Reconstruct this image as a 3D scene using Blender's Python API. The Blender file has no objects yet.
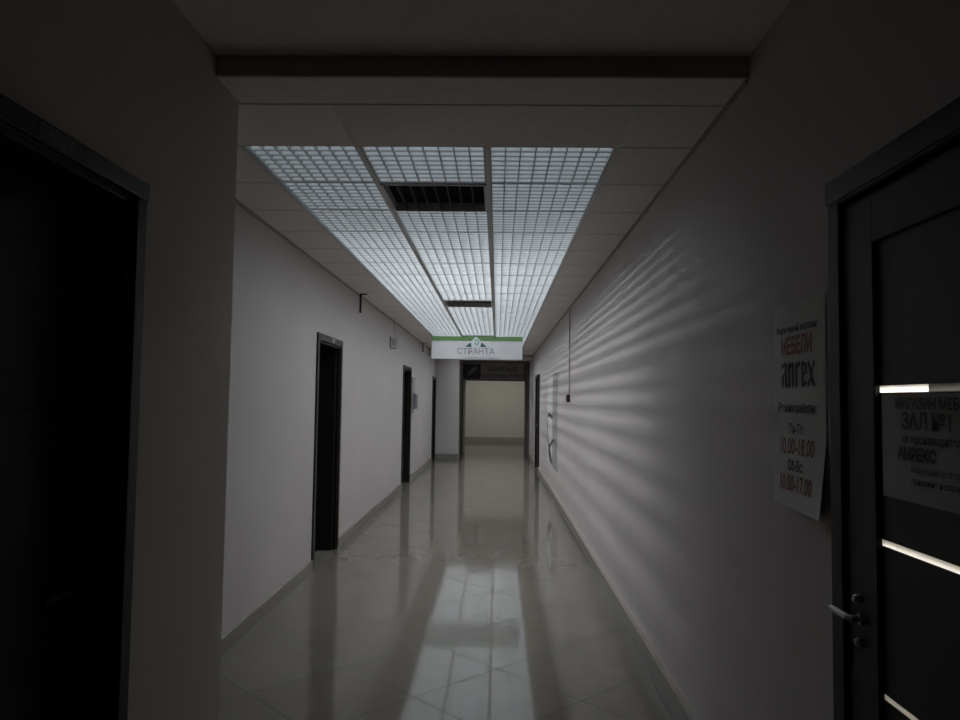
import bpy, bmesh, math, random
from mathutils import Matrix, Vector
random.seed(7)
SC = bpy.context.scene
COL = SC.collection

# ------------------------------------------------------------------ measures (metres; X right, Y along the corridor, Z up)
H = 2.713            # corridor ceiling
XL, XR = -1.608, 0.913
XN = -1.069          # near left wall
YP = 2.92            # end of the near left wall
YE = 19.2            # end wall
WT = 0.14            # wall thickness
G0, GP, GX = 3.437, 0.6, -1.235   # light ceiling: first row, module, left edge
EX = (-1.235, -0.684, -0.064, 0.556)   # column edges of the light ceiling
ROWS = 26
GE = G0 + ROWS * GP
EYE = (0.0, 0.0, 1.513)

# ------------------------------------------------------------------ materials
def mat(name, col, rough=0.5, spec=0.5, metal=0.0, var=0.0, vscale=6.0, bump=0.0, bscale=120.0, emit=None, estr=0.0):
    m = bpy.data.materials.new(name); m.use_nodes = True
    nt = m.node_tree; b = nt.nodes['Principled BSDF']
    b.inputs['Base Color'].default_value = (*col, 1)
    b.inputs['Roughness'].default_value = rough
    b.inputs['Specular IOR Level'].default_value = spec
    b.inputs['Metallic'].default_value = metal
    tc = nt.nodes.new('ShaderNodeTexCoord')
    if var > 0:
        n = nt.nodes.new('ShaderNodeTexNoise'); n.inputs['Scale'].default_value = vscale; n.inputs['Detail'].default_value = 4
        r = nt.nodes.new('ShaderNodeValToRGB')
        r.color_ramp.elements[0].position = 0.3; r.color_ramp.elements[1].position = 0.7
        r.color_ramp.elements[0].color = (*[c * (1 - var) for c in col], 1)
        r.color_ramp.elements[1].color = (*[min(1, c * (1 + var)) for c in col], 1)
        nt.links.new(tc.outputs['Object'], n.inputs['Vector'])
        nt.links.new(n.outputs['Fac'], r.inputs['Fac']); nt.links.new(r.outputs['Color'], b.inputs['Base Color'])
    if bump > 0:
        n2 = nt.nodes.new('ShaderNodeTexNoise'); n2.inputs['Scale'].default_value = bscale; n2.inputs['Detail'].default_value = 3
        bp = nt.nodes.new('ShaderNodeBump'); bp.inputs['Strength'].default_value = bump; bp.inputs['Distance'].default_value = 0.002
        nt.links.new(tc.outputs['Object'], n2.inputs['Vector'])
        nt.links.new(n2.outputs['Fac'], bp.inputs['Height']); nt.links.new(bp.outputs['Normal'], b.inputs['Normal'])
    if emit:
        b.inputs['Emission Color'].default_value = (*emit, 1); b.inputs['Emission Strength'].default_value = estr
    return m

def wood(name, col, rough=0.4):
    m = bpy.data.materials.new(name); m.use_nodes = True
    nt = m.node_tree; b = nt.nodes['Principled BSDF']; b.inputs['Roughness'].default_value = rough
    b.inputs['Specular IOR Level'].default_value = 0.3
    tc = nt.nodes.new('ShaderNodeTexCoord'); mp = nt.nodes.new('ShaderNodeMapping'); mp.inputs['Scale'].default_value = (40, 40, 2)
    n = nt.nodes.new('ShaderNodeTexNoise'); n.inputs['Scale'].default_value = 1.5; n.inputs['Detail'].default_value = 6
    r = nt.nodes.new('ShaderNodeValToRGB')
    r.color_ramp.elements[0].color = (*[c * 0.7 for c in col], 1); r.color_ramp.elements[1].color = (*[c * 1.35 for c in col], 1)
    nt.links.new(tc.outputs['Object'], mp.inputs['Vector']); nt.links.new(mp.outputs['Vector'], n.inputs['Vector'])
    nt.links.new(n.outputs['Fac'], r.inputs['Fac']); nt.links.new(r.outputs['Color'], b.inputs['Base Color'])
    return m

def floor_mat():
    m = bpy.data.materials.new('polished_tile'); m.use_nodes = True
    nt = m.node_tree; L = nt.links; b = nt.nodes['Principled BSDF']
    g = nt.nodes.new('ShaderNodeNewGeometry')
    sub = nt.nodes.new('ShaderNodeVectorMath'); sub.operation = 'SUBTRACT'; sub.inputs[1].default_value = (0.02, 4.26, 0)
    rot = nt.nodes.new('ShaderNodeVectorRotate'); rot.rotation_type = 'Z_AXIS'; rot.inputs['Angle'].default_value = math.radians(45)
    add = nt.nodes.new('ShaderNodeVectorMath'); add.operation = 'ADD'; add.inputs[1].default_value = (60.0, 60.0, 0)
    br = nt.nodes.new('ShaderNodeTexBrick'); br.offset = 0; br.squash = 1
    br.inputs['Scale'].default_value = 1; br.inputs['Brick Width'].default_value = 0.6; br.inputs['Row Height'].default_value = 0.6
    br.inputs['Mortar Size'].default_value = 0.005; br.inputs['Mortar Smooth'].default_value = 0.2; br.inputs['Bias'].default_value = 0
    br.inputs['Color1'].default_value = (0.165, 0.150, 0.127, 1); br.inputs['Color2'].default_value = (0.182, 0.166, 0.141, 1)
    br.inputs['Mortar'].default_value = (0.02, 0.017, 0.014, 1)
    n = nt.nodes.new('ShaderNodeTexNoise'); n.inputs['Scale'].default_value = 9; n.inputs['Detail'].default_value = 5
    mx = nt.nodes.new('ShaderNodeMix'); mx.data_type = 'RGBA'; mx.blend_type = 'MULTIPLY'; mx.inputs['Factor'].default_value = 0.2
    L.new(g.outputs['Position'], sub.inputs[0]); L.new(sub.outputs[0], rot.inputs['Vector']); L.new(rot.outputs[0], add.inputs[0])
    L.new(add.outputs[0], br.inputs['Vector']); L.new(g.outputs['Position'], n.inputs['Vector'])
    L.new(br.outputs['Color'], mx.inputs['A']); L.new(n.outputs['Fac'], mx.inputs['B'])
    L.new(mx.outputs['Result'], b.inputs['Base Color'])
    ma = nt.nodes.new('ShaderNodeMath'); ma.operation = 'MULTIPLY_ADD'; ma.inputs[1].default_value = 0.4; ma.inputs[2].default_value = 0.07
    L.new(br.outputs['Fac'], ma.inputs[0]); L.new(ma.outputs[0], b.inputs['Roughness'])
    b.inputs['Specular IOR Level'].default_value = 0.28
    return m

def frosted(name, col):
    m = bpy.data.materials.new(name); m.use_nodes = True
    nt = m.node_tree; nt.nodes.remove(nt.nodes['Principled BSDF']); out = nt.nodes['Material Output']
    t = nt.nodes.new('ShaderNodeBsdfTranslucent'); t.inputs['Color'].default_value = (*col, 1)
    gl = nt.nodes.new('ShaderNodeBsdfGlossy'); gl.inputs['Roughness'].default_value = 0.3
    mx = nt.nodes.new('ShaderNodeMixShader'); mx.inputs['Fac'].default_value = 0.05
    nt.links.new(t.outputs[0], mx.inputs[1]); nt.links.new(gl.outputs[0], mx.inputs[2]); nt.links.new(mx.outputs[0], out.inputs['Surface'])
    return m

M = dict(
    wall=mat('painted_plaster', (0.55, 0.512, 0.503), 0.6, 0.3, var=0.03, vscale=1.2, bump=0.25, bscale=90),
    wall_near=mat('painted_plaster_entry', (0.60, 0.555, 0.50), 0.75, 0.2, var=0.04, vscale=1.2, bump=0.25, bscale=90),
    wall_beige=mat('beige_plaster', (0.70, 0.69, 0.62), 0.7, 0.25, var=0.02),
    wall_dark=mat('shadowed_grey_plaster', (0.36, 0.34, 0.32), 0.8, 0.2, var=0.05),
    ceil=mat('ceiling_tile', (0.84, 0.79, 0.75), 0.85, 0.15, var=0.04, vscale=25, bump=0.3, bscale=200),
    step=mat('brown_trim', (0.46, 0.39, 0.38), 0.8, 0.2, var=0.08),
    tbar=mat('white_metal_grid', (0.62, 0.63, 0.64), 0.4, 0.4, var=0.03),
    louvre=mat('louvre_aluminium', (0.80, 0.83, 0.85), 0.45, 0.4, var=0.02),
    louvre_shade=mat('louvre_shaded_vane', (0.42, 0.43, 0.44), 0.5, 0.3, var=0.02),  # darker copy of the louvre metal, shade of backlit vanes put into the colour
    vent=mat('vent_grey', (0.10, 0.095, 0.09), 0.5, 0.4, var=0.05),
    ventback=mat('vent_dark', (0.012, 0.012, 0.012), 0.9, 0.1, var=0.1),
    floor=floor_mat(),
    base=mat('baseboard_tile', (0.24, 0.22, 0.195), 0.3, 0.5, var=0.08, vscale=8),
    wenge=wood('wenge', (0.012, 0.0095, 0.0085), 0.5),
    casing=wood('wenge_casing', (0.022, 0.018, 0.016), 0.4),
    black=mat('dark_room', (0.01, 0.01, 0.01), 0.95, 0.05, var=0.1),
    chrome=mat('brushed_nickel', (0.55, 0.54, 0.52), 0.3, 0.5, 1.0, var=0.03),
    paper=mat('paper', (0.66, 0.66, 0.65), 0.75, 0.2, var=0.02, vscale=3),
    paper_dim=mat('paper_grey', (0.42, 0.42, 0.42), 0.75, 0.2, var=0.03, vscale=3),
    ink=mat('black_ink', (0.10, 0.10, 0.105), 0.7, 0.2, var=0.05),
    red=mat('red_ink', (0.36, 0.17, 0.16), 0.7, 0.2, var=0.05),
    green=mat('green_band', (0.12, 0.24, 0.09), 0.6, 0.3, var=0.03),
    teal=mat('dark_teal_ink', (0.05, 0.11, 0.12), 0.6, 0.3, var=0.05),
    greyink=mat('grey_ink', (0.20, 0.22, 0.24), 0.6, 0.3, var=0.05),
    signwhite=mat('sign_white', (0.62, 0.63, 0.65), 0.5, 0.4, var=0.02),
    signgrey=mat('sign_dark_grey', (0.50, 0.48, 0.45), 0.6, 0.3, var=0.04),
    brownred=mat('brown_red_plastic', (0.06, 0.018, 0.018), 0.4, 0.5, var=0.05),
    conduit=mat('pinkish_conduit', (0.36, 0.29, 0.30), 0.5, 0.4, var=0.04),
    shade=mat('print_grey', (0.34, 0.33, 0.34), 0.6, 0.3, var=0.12, vscale=4),
    frost=frosted('frosted_glass', (0.9, 0.89, 0.86)),
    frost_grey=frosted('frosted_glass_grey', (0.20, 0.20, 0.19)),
    sideroom=mat('bright_side_room', (0.8, 0.79, 0.76), 0.8, 0.2, var=0.02),
    glow=mat('light_diffuser', (0.8, 0.82, 0.85), 0.8, 0.1, var=0.02, emit=(0.93, 0.97, 0.985), estr=3.7),
)

# ------------------------------------------------------------------ mesh helpers
def box(bm, x0, x1, y0, y1, z0, z1, bev=0.0):
    x0, x1 = min(x0, x1), max(x0, x1); y0, y1 = min(y0, y1), max(y0, y1); z0, z1 = min(z0, z1), max(z0, z1)
    v = [bm.verts.new(p) for p in ((x0,y0,z0),(x1,y0,z0),(x1,y1,z0),(x0,y1,z0),(x0,y0,z1),(x1,y0,z1),(x1,y1,z1),(x0,y1,z1))]
    fs = [bm.faces.new([v[i] for i in q]) for q in ((0,3,2,1),(4,5,6,7),(0,1,5,4),(1,2,6,5),(2,3,7,6),(3,0,4,7))]
    if bev > 0:
        es = list({e for f in fs for e in f.edges})
        bmesh.ops.bevel(bm, geom=es, offset=bev, segments=2, affect='EDGES', profile=0.6)

def tube(bm, pts, r, n=10):
    pts = [Vector(p) for p in pts]; rings = []
    for i, p in enumerate(pts):
        d = (pts[min(i+1, len(pts)-1)] - pts[max(i-1, 0)]).normalized()
        a = d.orthogonal().normalized() if i == 0 else (a0 - d * a0.dot(d)).normalized()
        a0 = a; b = d.cross(a)
        rr = r[i] if isinstance(r, (list, tuple)) else r
        rings.append([bm.verts.new(p + (a * math.cos(2*math.pi*k/n) + b * math.sin(2*math.pi*k/n)) * rr) for k in range(n)])
    for A, B in zip(rings, rings[1:]):
        for k in range(n): bm.faces.new((A[k], A[(k+1) % n], B[(k+1) % n], B[k]))
    bm.faces.new(rings[0][::-1]); bm.faces.new(rings[-1])

def poly(bm, pts, th=0.0):           # flat polygon in local x,y at z=0
    f = bm.faces.new([bm.verts.new((p[0], p[1], th)) for p in pts])
    return f

def stroke(bm, pts, w):              # flat ribbon in local x,y ; w scalar or list
    n = len(pts); Lp = []; Rp = []
    for i in range(n):
        a = Vector(pts[max(i-1, 0)]); b = Vector(pts[min(i+1, n-1)]); d = (b - a).normalized(); nn = Vector((-d.y, d.x))
        ww = (w[i] if isinstance(w, (list, tuple)) else w) / 2
        p = Vector(pts[i]); Lp.append(bm.verts.new((*(p + nn*ww), 0))); Rp.append(bm.verts.new((*(p - nn*ww), 0)))
    for i in range(n-1): bm.faces.new((Lp[i], Rp[i], Rp[i+1], Lp[i+1]))

def obj(name, bm, m, parent=None, mtx=None, smooth=False):
    bmesh.ops.recalc_face_normals(bm, faces=bm.faces)
    me = bpy.data.meshes.new(name)
    if mtx is not None: bmesh.ops.transform(bm, matrix=mtx, verts=bm.verts)
    bm.to_mesh(me); bm.free(); me.materials.append(m)
    if smooth:
        for p in me.polygons: p.use_smooth = True
    o = bpy.data.objects.new(name, me); COL.objects.link(o)
    if parent: o.parent = parent; o.matrix_parent_inverse = Matrix.Translation(parent.location).inverted()
    return o

def boxes(name, lst, m, parent=None, bev=0.0):
    bm = bmesh.new()
    for b in lst: box(bm, *b, bev=bev)
    return obj(name, bm, m, parent)

def empty(name, loc):
    o = bpy.data.objects.new(name, None); o.location = loc; o.empty_display_size = 0.1; COL.objects.link(o); return o
def tag(o, label, cat, group=None, kind=None):
    o['label'] = label; o['category'] = cat
    if group: o['group'] = group
    if kind: o['kind'] = kind
    return o
def struct(name, lst, m, bev=0.0):
    o = boxes(name, lst, m, bev=bev); o['kind'] = 'structure'; return o

def text(name, body, size, m, parent, mtx, align='CENTER', bold=0.0, sx=1.0, shear=0.0, space=1.0):
    cu = bpy.data.curves.new(name, 'FONT'); cu.body = body; cu.size = size; cu.align_x = align; cu.align_y = 'CENTER'
    cu.offset = bold; cu.shear = shear; cu.space_character = space; cu.resolution_u = 3
    t = bpy.data.objects.new(name, cu); COL.objects.link(t)
    dg = bpy.context.evaluated_depsgraph_get(); dg.update()
    me = bpy.data.meshes.new_from_object(t.evaluated_get(dg))
    bpy.data.objects.remove(t); bpy.data.curves.remove(cu)
    me.transform(mtx @ Matrix.Diagonal((sx, 1, 1, 1))); me.materials.clear(); me.materials.append(m); me.name = name
    o = bpy.data.objects.new(name, me); COL.objects.link(o); o.parent = parent
    o.matrix_parent_inverse = Matrix.Translation(parent.location).inverted()
    return o

def basis(o, ex, ey, ez):            # local frame -> world
    m = Matrix.Identity(4)
    for i, v in enumerate((ex, ey, ez)):
        for r in range(3): m[r][i] = v[r]
    for r in range(3): m[r][3] = o[r]
    return m
# surface facing -Y (towards the viewer): local x -> +X, y -> +Z
def face_front(x, y, z): return basis((x, y, z), (1,0,0), (0,0,1), (0,-1,0))
# surface on the right wall facing -X : local x -> -Y, y -> +Z
def face_right(y, z, x=XR): return basis((x, y, z), (0,-1,0), (0,0,1), (-1,0,0))
# surface on the left wall facing +X : local x -> +Y
def face_left(y, z, x=XL): return basis((x, y, z), (0,1,0), (0,0,1), (1,0,0))

# ------------------------------------------------------------------ walls with door openings
def wall_x(name, x0, x1, y0, y1, z1, holes, m, z0=0.0):
    L = []; y = y0
    for (a, b, t) in sorted(holes):
        L.append((x0, x1, y, a, z0, z1)); L.append((x0, x1, a, b, t, z1)); y = b
    L.append((x0, x1, y, y1, z0, z1))
    return struct(name, L, m)
def base_x(name, x0, x1, y0, y1, gaps):
    L = []; y = y0
    for (a, b) in sorted(gaps):
        L.append((x0, x1, y, a, 0, 0.10)); y = b
    L.append((x0, x1, y, y1, 0, 0.10))
    return struct(name, L, M['base'])

ZD = 2.035           # door opening height
D1 = (6.55, 7.47); D2 = (12.55, 13.58); D3 = (18.25, 19.08)
DN = (1.25, 2.095)    # near left
DR = (1.06, 1.965)   # near right
DF = (16.05, 17.15)  # far right
PX0, PX1, PYE = -1.0, 0.845, 23.2      # dim passage beyond the end wall
DP = (20.0, 21.2)

floor = struct('floor', [(-4.5, 4.5, -1.8, 27.6, -0.1, 0.0)], M['floor'])
wall_x('wall_left', XL - WT, XL, YP, YE, H, [(*D1, ZD), (*D2, ZD), (*D3, ZD)], M['wall'])
wall_x('wall_right', XR, XR + WT, -1.5, YE, H + 0.12, [(*DR, ZD), (*DF, ZD)], M['wall'])
wall_x('wall_left_entry', XL - WT, XN, -1.5, YP, H + 0.12, [(*DN, 2.09)], M['wall_near'])
struct('wall_behind', [(-1.8, 1.1, -1.64, -1.5, 0, H + 0.12)], M['wall_near'])
struct('wall_end', [(XL - WT, PX0, YE, YE + 0.12, 0, H), (PX1, XR + WT, YE, YE + 0.12, 0, H), (PX0, PX1, YE, YE + 0.12, 2.56, H)], M['wall'])
wall_x('wall_passage_left', PX0 - 0.12, PX0, YE + 0.12, PYE, 2.6, [(*DP, ZD)], M['wall'])
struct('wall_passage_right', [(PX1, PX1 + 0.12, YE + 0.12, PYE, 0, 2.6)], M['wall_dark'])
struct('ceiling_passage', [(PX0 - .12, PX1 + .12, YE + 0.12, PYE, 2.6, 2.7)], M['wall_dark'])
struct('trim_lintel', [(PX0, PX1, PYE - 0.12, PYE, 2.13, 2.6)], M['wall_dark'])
struct('wall_back', [(-4.2, 4.2, 27.3, 27.45, 0, 3.0)], M['wall_beige'])
struct('wall_back_left', [(-4.3, -4.2, PYE, 27.45, 0, 3.0)], M['wall_beige'])
struct('wall_back_right', [(4.2, 4.3, PYE, 27.45, 0, 3.0)], M['wall_beige'])
struct('wall_back_front', [(-4.2, PX0 - .12, PYE, PYE + .1, 0, 3.0), (PX1 + .12, 4.2, PYE, PYE + .1, 0, 3.0), (PX0 - .12, PX1 + .12, PYE, PYE + .1, 2.6, 3.0)], M['wall_beige'])
struct('ceiling_back', [(-4.3, 4.3, PYE, 27.45, 3.0, 3.1)], M['wall_beige'])
struct('baseboard_back', [(-4.2, 4.2, 27.28, 27.3, 0, 0.17)], mat('baseboard_back_tile', (0.38, 0.38, 0.34), 0.3, 0.4, var=0.05))
base_x('baseboard_left', XL, XL + 0.018, YP, YE, [(D1[0] - .07, D1[1] + .07), (D2[0] - .07, D2[1] + .07), (D3[0] - .07, D3[1] + .07)])
base_x('baseboard_right', XR - 0.03, XR, DR[1] + .064, YE, [(DF[0] - .07, DF[1] + .07)])
base_x('baseboard_left_entry', XN, XN + 0.015, DN[1] + .06, YP, [])
struct('baseboard_end', [(XL, PX0, YE - 0.018, YE, 0, 0.12), (PX1, XR, YE - 0.018, YE, 0, 0.12)], M['base'])
struct('trim_floor_joint', [(XR - 0.052, XR - 0.044, DR[1] + .064, YE, 0.0, 0.0015)], M['ink'])

# ceilings
struct('ceiling', [
    (XL - WT, GX, 2.69, GE, H, H + 0.02), (EX[3], XR, 2.69, GE, H, H + 0.02),
    (GX, EX[3], 2.69, G0, H, H + 0.02), (XL - WT, XR, GE, YE, H, H + 0.02)], M['ceil'])
struct('ceiling_entry', [(XL, XR, -1.5, 2.675, H + 0.078, H + 0.12)], M['ceil'])
struct('trim_bulkhead', [(XN, XR, 2.675, 2.69, H, H + 0.12)], M['step'])
# plenum above the louvres: white lining and a luminous top
PXL, PXR, PZ = -1.55, EX[3] + .01, 4.2
struct('ceiling_plenum', [(PXL - .03, PXL, G0, GE, H + 0.02, PZ), (PXR, PXR + .03, G0, GE, H + 0.02, PZ),
                          (PXL - .03, PXR + .03, G0 - 0.04, G0 - 0.01, H + 0.02, PZ), (PXL - .03, PXR + .03, GE + .01, GE + .04, H + 0.02, PZ)], M['louvre'])
struct('ceiling_diffuser', [(PXL - .03, PXR + .03, G0 + 1.5, GE + .04, PZ, PZ + .02)], M['glow'])
struct('ceiling_plenum_top', [(PXL - .03, PXR + .03, G0 - 0.04, G0 + 1.5, PZ, PZ + .02)], M['louvre'])
# suspension grid
L = []
for k in range(4):
    w = 0.012
    L.append((EX[k] - w, EX[k] + w, G0, GE, H - 0.004, H + 0.03))
for r in range(ROWS + 1):
    L.append((GX, EX[3], G0 + GP*r - .006, G0 + GP*r + .006, H + 0.002, H + 0.028))
struct('ceiling_grid', L, M['tbar'])
L = [(XL, XR, 2.936, 2.946, H - 0.003, H), (XL, GX, G0 - .008, G0 + .008, H - .003, H), (EX[3], XR, G0 - .008, G0 + .008, H - .003, H)]
for r in range(1, ROWS + 1):
    y = G0 + GP * r
    L.append((XL, GX, y - .008, y + .008, H - .0025, H)); L.append((EX[3], XR, y - .008, y + .008, H - .0025, H))
L.append((EX[3] - .011, EX[3] + .011, 2.946, G0, H - .0025, H)); L.append((EX[1] - .011, EX[1] + .011, 2.946, G0, H - .0025, H))
struct('trim_ceiling', L, M['tbar'])
struct('trim_cornice', [(XR - 0.012, XR, 2.69, YE, H - 0.016, H - 0.0005), (XL, XL + 0.012, YP, YE, H - 0.016, H - 0.0005)],
       mat('cornice_grey', (0.40, 0.37, 0.36), 0.7, 0.2, var=0.04))

# ------------------------------------------------------------------ louvre panels
ORD = ['first', 'second', 'third', 'fourth', 'fifth', 'sixth', 'seventh', 'eighth', 'ninth', 'tenth', 'eleventh', 'twelfth', 'thirteenth',
       'fourteenth', 'fifteenth', 'sixteenth', 'seventeenth', 'eighteenth', 'nineteenth', 'twentieth', 'twenty-first', 'twenty-second',
       'twenty-third', 'twenty-fourth', 'twenty-fifth', 'twenty-sixth']
def louvre_bm():
    bm = bmesh.new(); s = 0.573; n = 8; h = 0.042; p = s / n
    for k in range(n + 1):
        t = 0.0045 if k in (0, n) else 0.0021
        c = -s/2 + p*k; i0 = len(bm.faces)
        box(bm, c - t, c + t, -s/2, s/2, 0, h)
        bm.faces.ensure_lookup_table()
        for f_ in bm.faces[i0:]: f_.material_index = 1  # long vanes coloured darker to paint in their backlit look
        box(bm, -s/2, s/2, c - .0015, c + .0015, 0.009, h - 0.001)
        i0 = len(bm.faces); box(bm, -s/2, s/2, c - .0018, c + .0017, 0.001, 0.009)  # lower lip in the darker grey: paints the light fading down each cross vane
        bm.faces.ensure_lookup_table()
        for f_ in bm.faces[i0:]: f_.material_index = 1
    return bm
def copy_one(o, loc):
    c = o.copy(); COL.objects.link(c); c.location = loc; return c
pan = None
cols = ['left', 'middle', 'right']
dark = {(1, 1), (9, 1), (17, 1), (25, 1)}
for r in range(ROWS):
    for k in range(3):
        loc = ((EX[k] + EX[k+1])/2, G0 + GP*(r + .5), H + 0.002)
        if (r, k) in dark: continue
        if pan is None:
            pan = obj('louvre_panel', louvre_bm(), M['louvre']); pan.data.materials.append(M['louvre_shade']); pan.location = loc; o = pan
        else: o = copy_one(pan, loc)
        o.scale.x = (EX[k+1] - EX[k]) / .6
        tag(o, 'pale square louvre ceiling panel, %s column, %s row from the near edge' % (cols[k], ORD[r]), 'ceiling panel', 'louvre panels of the light ceiling')
for (r, k), lab in (((1, 1), 'large dark ventilation grille among the nearest bright louvres'),
                    ((17, 1), 'dark ventilation grille in the light ceiling just behind the white hanging sign'),
                    ((25, 1), 'dark ventilation grille at the very end of the light ceiling, near the end wall'),
                    ((9, 1), 'dark ventilation grille in front of the white hanging sign, second from the viewer')):
    cx, cy = (EX[k] + EX[k+1])/2, G0 + GP*(r + .5)
    e = empty('ventilation_grille', (cx, cy, H)); tag(e, lab, 'vent', 'ventilation grilles in the light ceiling')
    s = .288; q0 = (EX[k+1] - EX[k])/2 - .012; p = (2*q0 - .032)/8
    boxes('frame', [(cx - q0, cx - q0 + .016, cy - s, cy + s, H - .006, H + .05), (cx + q0 - .016, cx + q0, cy - s, cy + s, H - .006, H + .05),
                    (cx - q0, cx + q0, cy - s, cy - s + .012, H - .006, H + .05), (cx - q0, cx + q0, cy + s - .012, cy + s, H - .006, H + .05)], M['tbar'], e)
    boxes('slats', [(cx - q0 + .016 + p*q - .002, cx - q0 + .016 + p*q + .002, cy - s + .012, cy + s - .012, H + .002, H + .03) for q in range(1, 8)], M['vent'], e)
    boxes('back_plate', [(cx - q0, cx + q0, cy - s, cy + s, H + .05, H + .06)], M['ventback'], e)

# ------------------------------------------------------------------ doors
def lever(parent, at, along, out, m=None, so=.052, ln=.125):
    """rosette and lever on a leaf: at = point on the face, along = lever direction, out = face normal"""
    m = m or M['chrome']; at = Vector(at); a = Vector(along); n = Vector(out); bm = bmesh.new()
    tube(bm, [at, at + n*.012], .025 if so > .04 else .014, 16)
    tube(bm, [at + n*.01, at + n*(so - .007), at + n*so + a*.012, at + n*so + a*ln], [.009, .009, .009, .008], 10)
    return obj('handle', bm, m, parent, smooth=False)
def knob(parent, at, out, r=.018, name='lock_rosette', m=None):
    at = Vector(at); n = Vector(out); bm = bmesh.new()
    tube(bm, [at, at + n*.010, at + n*.018], [r, r, r*.6], 14)
    return obj(name, bm, m or M['chrome'], parent)

def side_door(name, X, s, y0, y1, zt, label, open_in=True, cw=.065, proud=.016, handle_near=True, back=0.9, depth=WT, lean=1.0):
    """s = +1: wall on the left, corridor towards +X"""
    e = empty(name, (X, (y0 + y1)/2, 0)); tag(e, label, 'door', kind='structure')
    xi = X - s*depth
    boxes('casing', [(X - s*.0, X + s*proud, y0 - cw, y0, 0, zt + cw), (X, X + s*proud, y1, y1 + cw, 0, zt + cw), (X, X + s*proud, y0, y1, zt, zt + cw)], M['casing'], e, bev=.003)
    boxes('jamb', [(xi, X, y0, y0 + .02, 0, zt), (xi, X, y1 - .02, y1, 0, zt), (xi, X, y0 + .02, y1 - .02, zt - .02, zt)], M['wenge'], e)
    bm = bmesh.new(); w = y1 - y0 - .05
    if open_in:      # leaf folded back into the dark room, hinged on the far jamb
        ya, yb = y1 - .065, y1 - .025
        box(bm, X - s*.03, X - s*(.03 + w), ya, yb, .008, zt - .025, bev=.003)
        for q in range(4):
            z = .25 + q*.44
            box(bm, X - s*.15, X - s*(w - .09), ya - .006, ya, z, z + .34, bev=.002)
        leaf = obj('leaf', bm, M['wenge'], e)
        lever(leaf, (X - s*(w - .03), ya, 1.0), (s, 0, 0), (0, -1, 0))
    else:
        xa, xb = X - s*.045, X - s*.005
        box(bm, xa, xb, y0 + .022, y1 - .022, .008, zt - .022, bev=.003)
        for q in range(4):
            z = .25 + q*.44
            box(bm, xb, xb + s*.004, y0 + .14, y1 - .14, z, z + .34, bev=.0015)
        leaf = obj('leaf', bm, M['wenge'], e)
        yh = y0 + .08 if handle_near else y1 - .08
        lever(leaf, (xb, yh, .98), (0, 1 if handle_near else -1, 0), (s, 0, 0))
        knob(leaf, (xb, yh, .86), (s, 0, 0), .022)
    return e

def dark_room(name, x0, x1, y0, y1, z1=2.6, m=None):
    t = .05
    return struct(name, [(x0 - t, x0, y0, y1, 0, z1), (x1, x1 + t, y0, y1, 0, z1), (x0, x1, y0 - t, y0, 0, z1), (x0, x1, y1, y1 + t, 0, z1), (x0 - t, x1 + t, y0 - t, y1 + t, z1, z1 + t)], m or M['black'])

d1 = side_door('door_1', XL, 1, *D1, ZD, 'dark brown door standing open on the left wall, nearest in the bright corridor')
boxes('number_plate', [(XL + .016, XL + .019, 7.03, 7.13, ZD + .014, ZD + .052)], M['paper_dim'], d1)
bm = bmesh.new(); box(bm, XL - .035, XL + .003, D1[0] + .02, D1[0] + .024, .93, 1.12); obj('strike_plate', bm, M['chrome'], d1)
d2 = side_door('door_2', XL, 1, *D2, ZD, 'dark brown doorway on the left wall, second one down the corridor')
d3 = side_door('door_3', XL, 1, *D3, ZD, 'dark narrow doorway at the far end of the left wall', cw=.06)
for n, D in ((1, D1), (2, D2), (3, D3)):   # three black rooms behind
    b = 'wall_side_room_%d' % n
    y1 = min(D[1] + .5, YE - .06) if n == 3 else D[1] + .5
    # far jamb side closes beyond the opened leaf; corridor side is the corridor wall itself
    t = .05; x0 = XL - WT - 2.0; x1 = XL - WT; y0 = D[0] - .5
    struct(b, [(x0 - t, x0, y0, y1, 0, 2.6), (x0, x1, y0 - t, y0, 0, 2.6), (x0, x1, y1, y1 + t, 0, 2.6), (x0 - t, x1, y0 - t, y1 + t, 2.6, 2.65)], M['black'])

# near left door (black, in the side of the entry passage)
dn = empty('door_4', (XN, sum(DN)/2, 0)); tag(dn, 'black doorway with dark casing filling the left edge of the view', 'door', kind='structure')
boxes('header', [(XN, XN + .022, DN[0] - .06, DN[1] + .062, 2.09, 2.143)], M['casing'], dn, bev=.004)
boxes('casing', [(XN, XN + .018, DN[1], DN[1] + .055, 0, 2.09), (XN, XN + .018, DN[0] - .055, DN[0], 0, 2.09)], M['wenge'], dn, bev=.003)
boxes('jamb', [(XN - .18, XN, DN[1] - .02, DN[1], 0, 2.09), (XN - .18, XN, DN[0], DN[0] + .02, 0, 2.09), (XN - .18, XN, DN[0] + .02, DN[1] - .02, 2.07, 2.09)], M['wenge'], dn)
bm = bmesh.new(); box(bm, XN - .17, XN - .13, DN[0] + .022, DN[1] - .022, .008, 2.066, bev=.003)
for q in range(4): box(bm, XN - .13, XN - .126, DN[0] + .14, DN[1] - .14, .25 + .44*q, .59 + .44*q, bev=.0015)
lf = obj('leaf', bm, M['wenge'], dn); lever(lf, (XN - .13, DN[1] - .09, .98), (0, -1, 0), (1, 0, 0), M['wenge'])
boxes('number_plate', [(XN + .022, XN + .0235, 1.62, 1.76, 2.098, 2.135)], mat('worn_plate', (.11, .105, .10), .6, .3, var=.4, vscale=60), dn)

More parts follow.
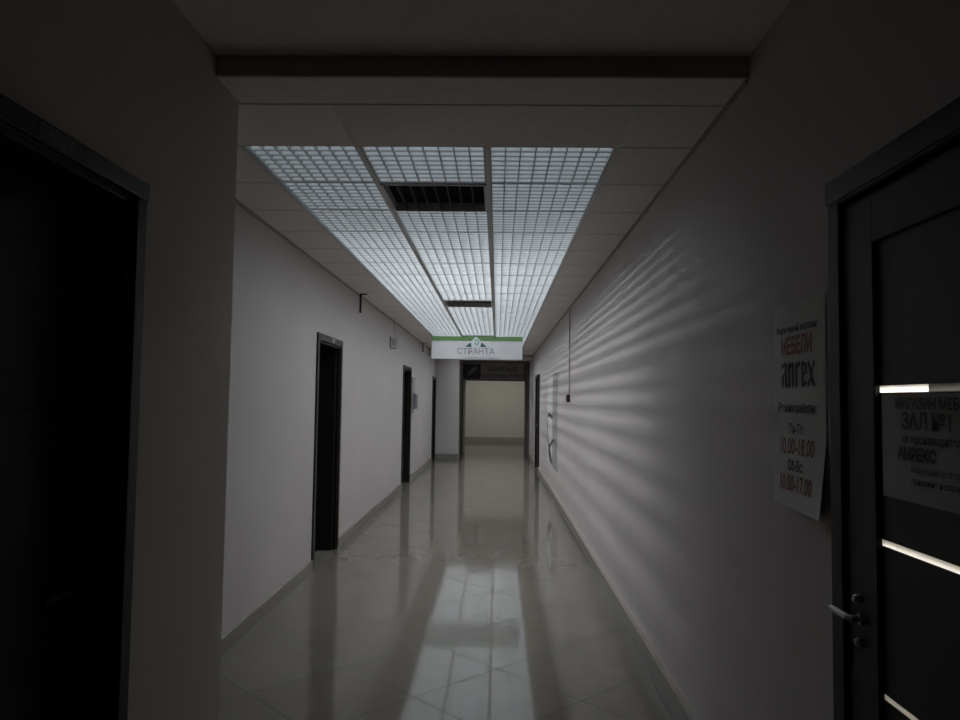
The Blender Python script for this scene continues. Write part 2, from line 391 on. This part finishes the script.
# near right door with frosted glass slots
dr = empty('door_5', (XR, sum(DR)/2, 0)); tag(dr, 'dark wooden door with thin bright glass strips at the right edge', 'door', kind='structure')
boxes('casing', [(XR - .012, XR, DR[1], DR[1] + .064, 0, 2.12), (XR - .012, XR, DR[0] - .064, DR[0], 0, 2.12), (XR - .012, XR, DR[0], DR[1], 2.05, 2.12)], M['wenge'], dr, bev=.004)
boxes('header', [(XR - .017, XR - .012, DR[0] - .064, DR[1] + .064, 2.058, 2.12)], M['casing'], dr, bev=.002)
boxes('jamb', [(XR, XR + WT, DR[1] - .012, DR[1], 0, 2.05), (XR, XR + WT, DR[0], DR[0] + .012, 0, 2.05), (XR, XR + WT, DR[0] + .012, DR[1] - .012, 2.033, 2.05)], M['wenge'], dr)
leafmat = wood('wenge_leaf', (.015, .013, .0125), .5)
ya, yb = DR[0] + .014, DR[1] - .014
xa, xb = XR + .001, XR + .041
sy0, sy1 = ya + .11, yb - .135
slots = [(.818, .832), (1.179, 1.195), (1.545, 1.562)]
L = [(xa, xb, ya, sy0, .008, 2.03), (xa, xb, sy1, yb, .008, 2.03), (xa, xb, sy0, sy1, 1.915, 2.03), (xa, xb, sy0, sy1, .008, .14)]
leaf = boxes('leaf', L, leafmat, dr, bev=.0025)
zs = [.14] + [v for s_ in slots for v in s_] + [1.915]
for a, b in zip(zs[0::2], zs[1::2]):
    boxes('panel', [(xa + .012, xb - .006, sy0, sy1, a, b)], M['wenge'], leaf)
YF = 1.612
for i, (a, b) in enumerate(slots):
    if i == 2:
        boxes('glass_strip', [(xa + .014, xa + .018, YF, sy1, a, b)], M['frost'], leaf)
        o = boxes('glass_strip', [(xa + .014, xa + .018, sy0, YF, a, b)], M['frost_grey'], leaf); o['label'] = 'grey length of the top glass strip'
    else:
        boxes('glass_strip', [(xa + .014, xa + .018, sy0, sy1, a, b)], M['frost'], leaf)
dull = mat('dull_nickel', (0.42, 0.41, 0.40), 0.45, 0.5, 1.0, var=0.05)
lever(leaf, (xa, 1.885, .985), (0, 1, 0), (-1, 0, 0), dull, so=.034, ln=.10)
knob(leaf, (xa, 1.90, 1.030), (-1, 0, 0), .012, m=dull)
knob(leaf, (xa, 1.895, .925), (-1, 0, 0), .012, m=dull)
bm = bmesh.new(); tube(bm, [(xa - .016, 1.90, .925), (xa - .02, 1.905, .90), (xa - .018, 1.91, .86)], .004, 8); obj('key', bm, M['casing'], leaf)
# lit side room behind that door
t = .05; rx0, rx1, ry0, ry1 = XR + WT, 3.6, .5, 3.9
struct('wall_side_room_4', [(rx1, rx1 + t, ry0, ry1, 0, 2.6), (rx0, rx1, ry0 - t, ry0, 0, 2.6), (rx0, rx1, ry1, ry1 + t, 0, 2.6), (rx0, rx1 + t, ry0 - t, ry1 + t, 2.6, 2.65)], M['sideroom'])
# far right door, dim passage door
df = side_door('door_6', XR, -1, *DF, ZD, 'dark closed door far down the right wall', open_in=False, proud=.035, cw=.06)
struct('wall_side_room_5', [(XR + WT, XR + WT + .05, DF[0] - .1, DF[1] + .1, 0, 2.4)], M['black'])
dp = side_door('door_7', PX0, 1, *DP, ZD, 'dark door in the left side of the dim passage at the corridor end', open_in=False, depth=.12, cw=.05)
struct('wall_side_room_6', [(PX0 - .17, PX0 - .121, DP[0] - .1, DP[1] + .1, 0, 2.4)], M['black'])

# ------------------------------------------------------------------ hanging signs
SY = 12.6; sx0, sx1 = -1.14, 0.415; sz0, sz1 = 2.215, 2.605
sg = empty('hanging_sign', ((sx0 + sx1)/2, SY, sz0)); tag(sg, 'white hanging sign with a green top band and a house logo', 'sign')
boxes('board', [(sx0, sx1, SY, SY + .03, sz0, sz1)], M['signwhite'], sg, bev=.003)
boxes('top_band', [(sx0, sx1, SY - .003, SY, sz1 - .075, sz1)], M['green'], sg)
for x in (sx0 + .2, sx1 - .2):
    bm = bmesh.new(); tube(bm, [(x, SY + .015, sz1), (x, SY + .015, H - .003)], .004, 8); obj('suspension_wire', bm, M['chrome'], sg)
cx = sx0 + (475.5 - 431) / 91 * 1.56
bm = bmesh.new()
mt = face_front(cx, SY - .004, 0)
ztop = sz1 + .005
# roof: two dark slopes and a pale gable top holding the spiral
poly(bm, [(-.185, 2.425), (-.09, 2.51), (-.075, 2.455), (-.075, 2.425)]); obj('logo_roof', bm, M['teal'], sg, mt)
bm = bmesh.new(); poly(bm, [(.185, 2.425), (.075, 2.425), (.075, 2.455), (.09, 2.51)]); obj('logo_roof', bm, M['teal'], sg, mt)
bm = bmesh.new()
poly(bm, [(-.095, 2.513), (0, ztop - .008), (.095, 2.513), (.078, 2.448), (-.078, 2.448)])
obj('logo_gable', bm, mat('logo_pale', (.55, .66, .66), .5, .3, var=.03), sg, face_front(cx, SY - .0045, 0))
bm = bmesh.new()
sp = [(.004 + (.012 + .0065*a) * math.cos(a + 2.2), 2.497 + (.012 + .0065*a) * math.sin(a + 2.2)) for a in [k*.35 for k in range(19)]]
stroke(bm, sp, .013); obj('logo_spiral', bm, M['teal'], sg, face_front(cx, SY - .0055, 0))
text('lettering', 'СТРАНТА', .142, M['greyink'], sg, face_front(cx - .005, SY - .004, 2.345), bold=.0005, sx=.96)
text('small_lettering', 'строительство и отделка', .042, M['greyink'], sg, face_front(cx + .1, SY - .004, 2.243), sx=1.15)

TY = 21.2; k = TY / 738.0
tx0, tx1 = (463.5 - 498.0) * k, (524 - 498.0) * k; tz0, tz1 = 2.125, 2.585
tg = empty('hanging_sign', ((tx0 + tx1)/2, TY, tz0)); tag(tg, 'dark grey hanging sign with a black icon square above the far passage', 'sign')
boxes('board', [(tx0, tx1, TY, TY + .03, tz0, tz1)], M['signgrey'], tg, bev=.003)
boxes('icon_square', [(tx0, tx0 + .50, TY - .004, TY, tz0 + .005, tz0 + .43)], M['ink'], tg)
bm = bmesh.new(); stroke(bm, [(.14, .12), (.19, .17), (.33, .30), (.38, .33)], [.05, .10, .10, .06])
obj('icon', bm, M['shade'], tg, face_front(tx0, TY - .005, tz0))
mx = (tx0 + .5 + tx1) / 2
text('lettering', 'ШВЕЙНЫЕ', .15, M['ink'], tg, face_front(mx, TY - .003, tz0 + .285), sx=1.1, bold=.002)
text('lettering', 'РЕМОНТНЫЕ УСЛУГИ', .135, M['ink'], tg, face_front(mx, TY - .003, tz0 + .09), sx=.92, bold=.002)
for x in (tx0 + .3, tx1 - .3):
    bm = bmesh.new(); tube(bm, [(x, TY + .015, tz1), (x, TY + .015, 2.6)], .005, 8); obj('suspension_wire', bm, M['chrome'], tg)

# ------------------------------------------------------------------ opening-hours poster on the right wall
py0, py1, pz0, pz1 = 2.068, 2.452, 1.20, 1.832
po = empty('wall_poster', (XR, (py0 + py1)/2, pz0)); tag(po, 'pale opening-hours poster with black and red lettering on right wall', 'poster')
def curl(u, v):      # u 0 far .. 1 near, v 0 bottom .. 1 top : lower near corner lifts off the wall
    return .003 + .03 * max(0, .35 - v) / .35 * (.3 + .7*u) ** 2 * .8
bm = bmesh.new(); N = 12; grid = []
for i in range(N + 1):
    row = []
    for j in range(N + 1):
        u, v = i / N, j / N
        row.append(bm.verts.new((XR - curl(u, v), py1 + (py0 - py1)*u, pz0 + (pz1 - pz0)*v - .006*u*(1 - v))))
    grid.append(row)
for i in range(N):
    for j in range(N): bm.faces.new((grid[i][j], grid[i+1][j], grid[i+1][j+1], grid[i][j+1]))
sh = obj('sheet', bm, M['paper'], po, smooth=True)
bm = bmesh.new()
def onposter(z, dx=0.0):
    v = (z - pz0) / (pz1 - pz0); return face_right((py0 + py1)/2 + .012 + dx, z, XR - curl(.75, v) - .004)
text('lettering', 'Фирменный магазин', .031, M['ink'], po, onposter(1.748), sx=.98, bold=.0006)
text('red_lettering', 'МЕБЕЛИ', .072, M['red'], po, onposter(1.692), sx=.78, bold=.0022)
text('lettering', 'Режим работы:', .040, M['ink'], po, onposter(1.502), sx=.95, bold=.0006)
text('lettering', 'Пн-Пт:', .042, M['ink'], po, onposter(1.437), sx=.9, bold=.0006)
text('red_lettering', '10.00-18.00', .070, M['red'], po, onposter(1.383), sx=.80, bold=.0012)
text('lettering', 'Сб-Вс:', .045, M['ink'], po, onposter(1.325), sx=.9, bold=.0008)
text('red_lettering', '10.00-17.00', .070, M['red'], po, onposter(1.270), sx=.80, bold=.0012)
# gothic brand word drawn letter by letter with broad pen strokes
bm = bmesh.new(); W = .017; hx = .078
def bar(x, a=0, b=hx): poly(bm, [(x, a + .008), (x + W*.5, a - .003), (x + W, a + .008), (x + W, b - .006), (x + W*.5, b + .004), (x, b - .006)])
def dia(x0, y0, x1, y1, w=.010): stroke(bm, [(x0, y0), (x1, y1)], w)
x = -.112
bar(x + .026, 0, hx); dia(x, hx - .012, x + .03, hx - .002, .011); bar(x, 0, hx*.5); dia(x + .004, hx*.5 - .004, x + .03, hx*.5 + .006, .009); dia(x + .04, .004, x + .05, .012)
x += .053
bar(x, 0, hx); bar(x + .028, 0, hx); dia(x + .008, hx - .014, x + .034, hx - .003, .011)
x += .054
bar(x, 0, hx); dia(x + .012, hx - .014, x + .038, hx - .002, .013)
x += .045
bar(x, 0, hx); dia(x + .01, hx - .004, x + .036, hx - .012, .011); dia(x + .034, hx - .012, x + .034, hx*.55, .012); dia(x + .008, hx*.45, x + .036, hx*.58, .008); dia(x + .008, .004, x + .038, .014, .010)
x += .050
stroke(bm, [(x, hx - .002), (x + .012, hx*.72), (x + .030, hx*.22), (x + .044, .002)], [.012, .017, .017, .010])
stroke(bm, [(x + .042, hx - .002), (x + .026, hx*.6), (x + .014, hx*.3), (x - .002, .004)], [.012, .010, .010, .012])
brand = obj('brand_lettering', bm, M['ink'], po, onposter(1.575) @ Matrix.Diagonal((1.0, 1.0, 1, 1)) @ Matrix.Translation((0, -.01, 0)))

for o in po.children:
    if 'lettering' in o.name:
        for v in o.data.vertices:
            u = (py1 - v.co.y) / (py1 - py0); q = (v.co.z - pz0) / (pz1 - pz0)
            v.co.x = XR - curl(u, q) - .0011

# ------------------------------------------------------------------ paper notice on the right door (below the top glass strip)
nx = xa - .004
ny1, ny0, nz1, nz0 = 1.772, 1.18, 1.541, 1.303
no = empty('paper_notice', (nx, (ny0 + ny1)/2, nz0)); tag(no, 'grey paper notice taped to the dark door beneath its top glass strip', 'notice')
bm = bmesh.new(); box(bm, nx, nx + .0015, ny0, ny1, nz0, nz1); obj('sheet', bm, mat('notice_grey', (.60, .60, .60), .8, .15, var=.06, vscale=5), no)
dim = mat('faded_ink', (.22, .22, .22), .8, .1, var=.1)
def onnote(z, y): return face_right(y, z, nx - .0015)
for z, body, s_, bo, y in ((1.517, 'МАГАЗИН МЕБЕЛИ', .032, .001, 1.56), (1.478, 'ЗАЛ', .050, .001, 1.635), (1.478, '№1', .050, .001, 1.535), (1.440, 'от производителя', .026, .0005, 1.57),
                        (1.406, 'АНРЕКС', .036, .002, 1.63), (1.375, 'корпусная мебель', .020, .0003, 1.56), (1.350, 'прихожие и спальни', .020, .0003, 1.55)):
    text('lettering', body, s_, dim, no, onnote(z, y), bold=bo, sx=1.0)

# ------------------------------------------------------------------ illustrated wide poster far down the right wall
fy0, fy1, fz0, fz1 = 11.15, 13.45, .46, 1.965
fp = empty('wall_banner', (XR, (fy0 + fy1)/2, fz0)); tag(fp, 'pale picture banner with dark curved lines far down the right wall', 'poster')
boxes('sheet', [(XR - .008, XR, fy0, fy1, fz0, fz1)], M['paper'], fp)
bm = bmesh.new(); poly(bm, [(0, 0), (.98, 0), (.98, fz1 - fz0), (0, fz1 - fz0)])
obj('grey_panel', bm, M['shade'], fp, face_right(fy0 + .98, fz0, XR - .0095))
bm = bmesh.new()
def F(y, z): return (13.45 - y, z - fz0)
stroke(bm, [F(13.2, 1.27), F(12.7, 1.28), F(12.1, 1.25)], .07)
stroke(bm, [F(13.2, 1.27), F(13.3, 1.1), F(13.2, .9), F(13.0, .72)], [.06, .12, .14, .1])
stroke(bm, [F(11.6, .92), F(12.2, .84), F(12.9, .70)], [.04, .06, .1])
stroke(bm, [F(12.95, .72), F(12.6, .60), F(12.1, .50)], [.22, .22, .05])
obj('line_drawing', bm, M['ink'], fp, face_right(13.45, fz0, XR - .011))

# ------------------------------------------------------------------ small wall fittings
al = empty('call_point', (XR, 9.35, 1.5)); tag(al, 'small dark red box on the right wall below a thin vertical conduit', 'alarm')
boxes('housing', [(XR - .045, XR + .002, 9.29, 9.41, 1.505, 1.60)], M['brownred'], al, bev=.006)
boxes('button', [(XR - .05, XR - .045, 9.32, 9.38, 1.535, 1.575)], M['ink'], al, bev=.003)
co = boxes('wall_conduit', [(XR - .014, XR, 9.343, 9.357, 1.60, H - .016)], M['conduit'])
tag(co, 'thin pinkish conduit running from ceiling to red box on right wall', 'conduit')
b1 = empty('ceiling_bracket', (XL + .06, 8.35, H)); tag(b1, 'thin dark bracket hanging from the ceiling edge above the open door', 'bracket')
boxes('arm', [(XL + .02, XL + .10, 8.34, 8.36, H - .014, H)], M['casing'], b1)
boxes('drop_plate', [(XL + .022, XL + .042, 8.335, 8.365, H - .22, H - .014)], M['casing'], b1)
b2 = empty('projecting_sign', (XL, 10.9, 2.27)); tag(b2, 'small white projecting plate with a grey mark high on left wall', 'sign')
boxes('plate', [(XL + .012, XL + .115, 10.9, 10.912, 2.27, 2.43)], M['paper'], b2)
boxes('edge', [(XL, XL + .013, 10.895, 10.915, 2.275, 2.44), (XL + .012, XL + .10, 10.897, 10.915, 2.262, 2.272)], M['casing'], b2)
boxes('stem', [(XL + .058, XL + .062, 10.904, 10.908, 2.43, H)], M['greyink'], b2)
bm = bmesh.new(); stroke(bm, [(.085, .10), (.06, .115), (.04, .09), (.045, .05), (.08, .045), (.085, .075), (.06, .078)], .013)
obj('mark', bm, M['greyink'], b2, face_front(XL, 10.8985, 2.275))
for i, (y, lab) in enumerate(((15.4, 'small grey bracket plate by the ceiling above the far left doors, the nearer one'), (16.8, 'small grey bracket plate by the ceiling above the far left doors, the farther one'))):
    bb = empty('wall_bracket', (XL, y, H - .18)); tag(bb, lab, 'bracket', 'bracket plates near the end of the left wall')
    boxes('plate', [(XL + .02, XL + .05, y - .01, y + .01, H - .20, H - .012)], M['greyink'], bb)
    boxes('arm', [(XL, XL + .13, y - .008, y + .008, H - .026, H - .012)], M['greyink'], bb)
nb = empty('notice_board', (XL, 14.05, 1.3)); tag(nb, 'narrow grey notice holder on the left wall beside the second doorway', 'notice board')
boxes('back_board', [(XL - .002, XL + .025, 13.8, 14.25, 1.36, 1.93)], M['shade'], nb, bev=.003)
boxes('pocket', [(XL + .025, XL + .075, 13.83, 14.22, 1.34, 1.62)], M['greyink'], nb, bev=.004)
boxes('sheet', [(XL + .025, XL + .028, 13.86, 14.19, 1.66, 1.90)], M['paper_dim'], nb)

# ------------------------------------------------------------------ light
def area(name, loc, target, sx, sy, power, col=(1, 1, 1), spread=180):
    l = bpy.data.lights.new(name, 'AREA'); l.shape = 'RECTANGLE'; l.size = sx; l.size_y = sy; l.energy = power; l.color = col; l.spread = math.radians(spread)
    o = bpy.data.objects.new(name, l); COL.objects.link(o); o.location = loc
    d = (Vector(target) - Vector(loc)).normalized()
    z = -d; y = Vector((0, 1, 0)); x = y.cross(z).normalized(); y = z.cross(x)
    o.rotation_euler = Matrix((x, y, z)).transposed().to_euler()
    return o
# lamp rows above the louvres on the left side: their light rakes through the vanes on to the right wall
for k in range(7):
    y = 5.6 + k * 2.0
    area('plenum_tube', (-1.36, y, 4.0), (XR, y, 1.55), .06, 1.9, 15, (.96, .97, 1.0), 110)
# room at the far end, and the lit room behind the right door
area('far_room_light', (0, 25.0, 2.95), (0, 25.2, 0), 3.0, 1.5, 28, (1, .99, .95))
area('side_room_light', (2.2, 1.9, 2.3), (XR + .2, 1.6, 1.1), .8, .8, 150, (1, .97, .92))

w = bpy.data.worlds.new('night'); SC.world = w; w.use_nodes = True
w.node_tree.nodes['Background'].inputs['Color'].default_value = (.5, .48, .45, 1); w.node_tree.nodes['Background'].inputs['Strength'].default_value = 0.010

# ------------------------------------------------------------------ camera
f, tilt, yaw, roll = 737.9, 0.0547, 0.0243, 0.0138
cy, sy = math.cos(yaw), math.sin(yaw); ct, st = math.cos(tilt), math.sin(tilt)
F_ = Vector((-sy*ct, cy*ct, st)); R_ = Vector((cy, sy, 0)); U_ = R_.cross(F_)
R2 = R_*math.cos(roll) + U_*math.sin(roll); U2 = -R_*math.sin(roll) + U_*math.cos(roll)
cam = bpy.data.cameras.new('camera'); cam.sensor_fit = 'HORIZONTAL'; cam.sensor_width = 36; cam.lens = 36 * f / 960; cam.clip_start = .01; cam.clip_end = 200
co_ = bpy.data.objects.new('camera', cam); COL.objects.link(co_)
mw = Matrix((R2, U2, -F_)).transposed().to_4x4(); mw.translation = Vector(EYE); co_.matrix_world = mw
SC.camera = co_
SC.view_settings.view_transform = 'Standard'; SC.view_settings.look = 'None'; SC.view_settings.exposure = 0.0; SC.view_settings.gamma = 1.0
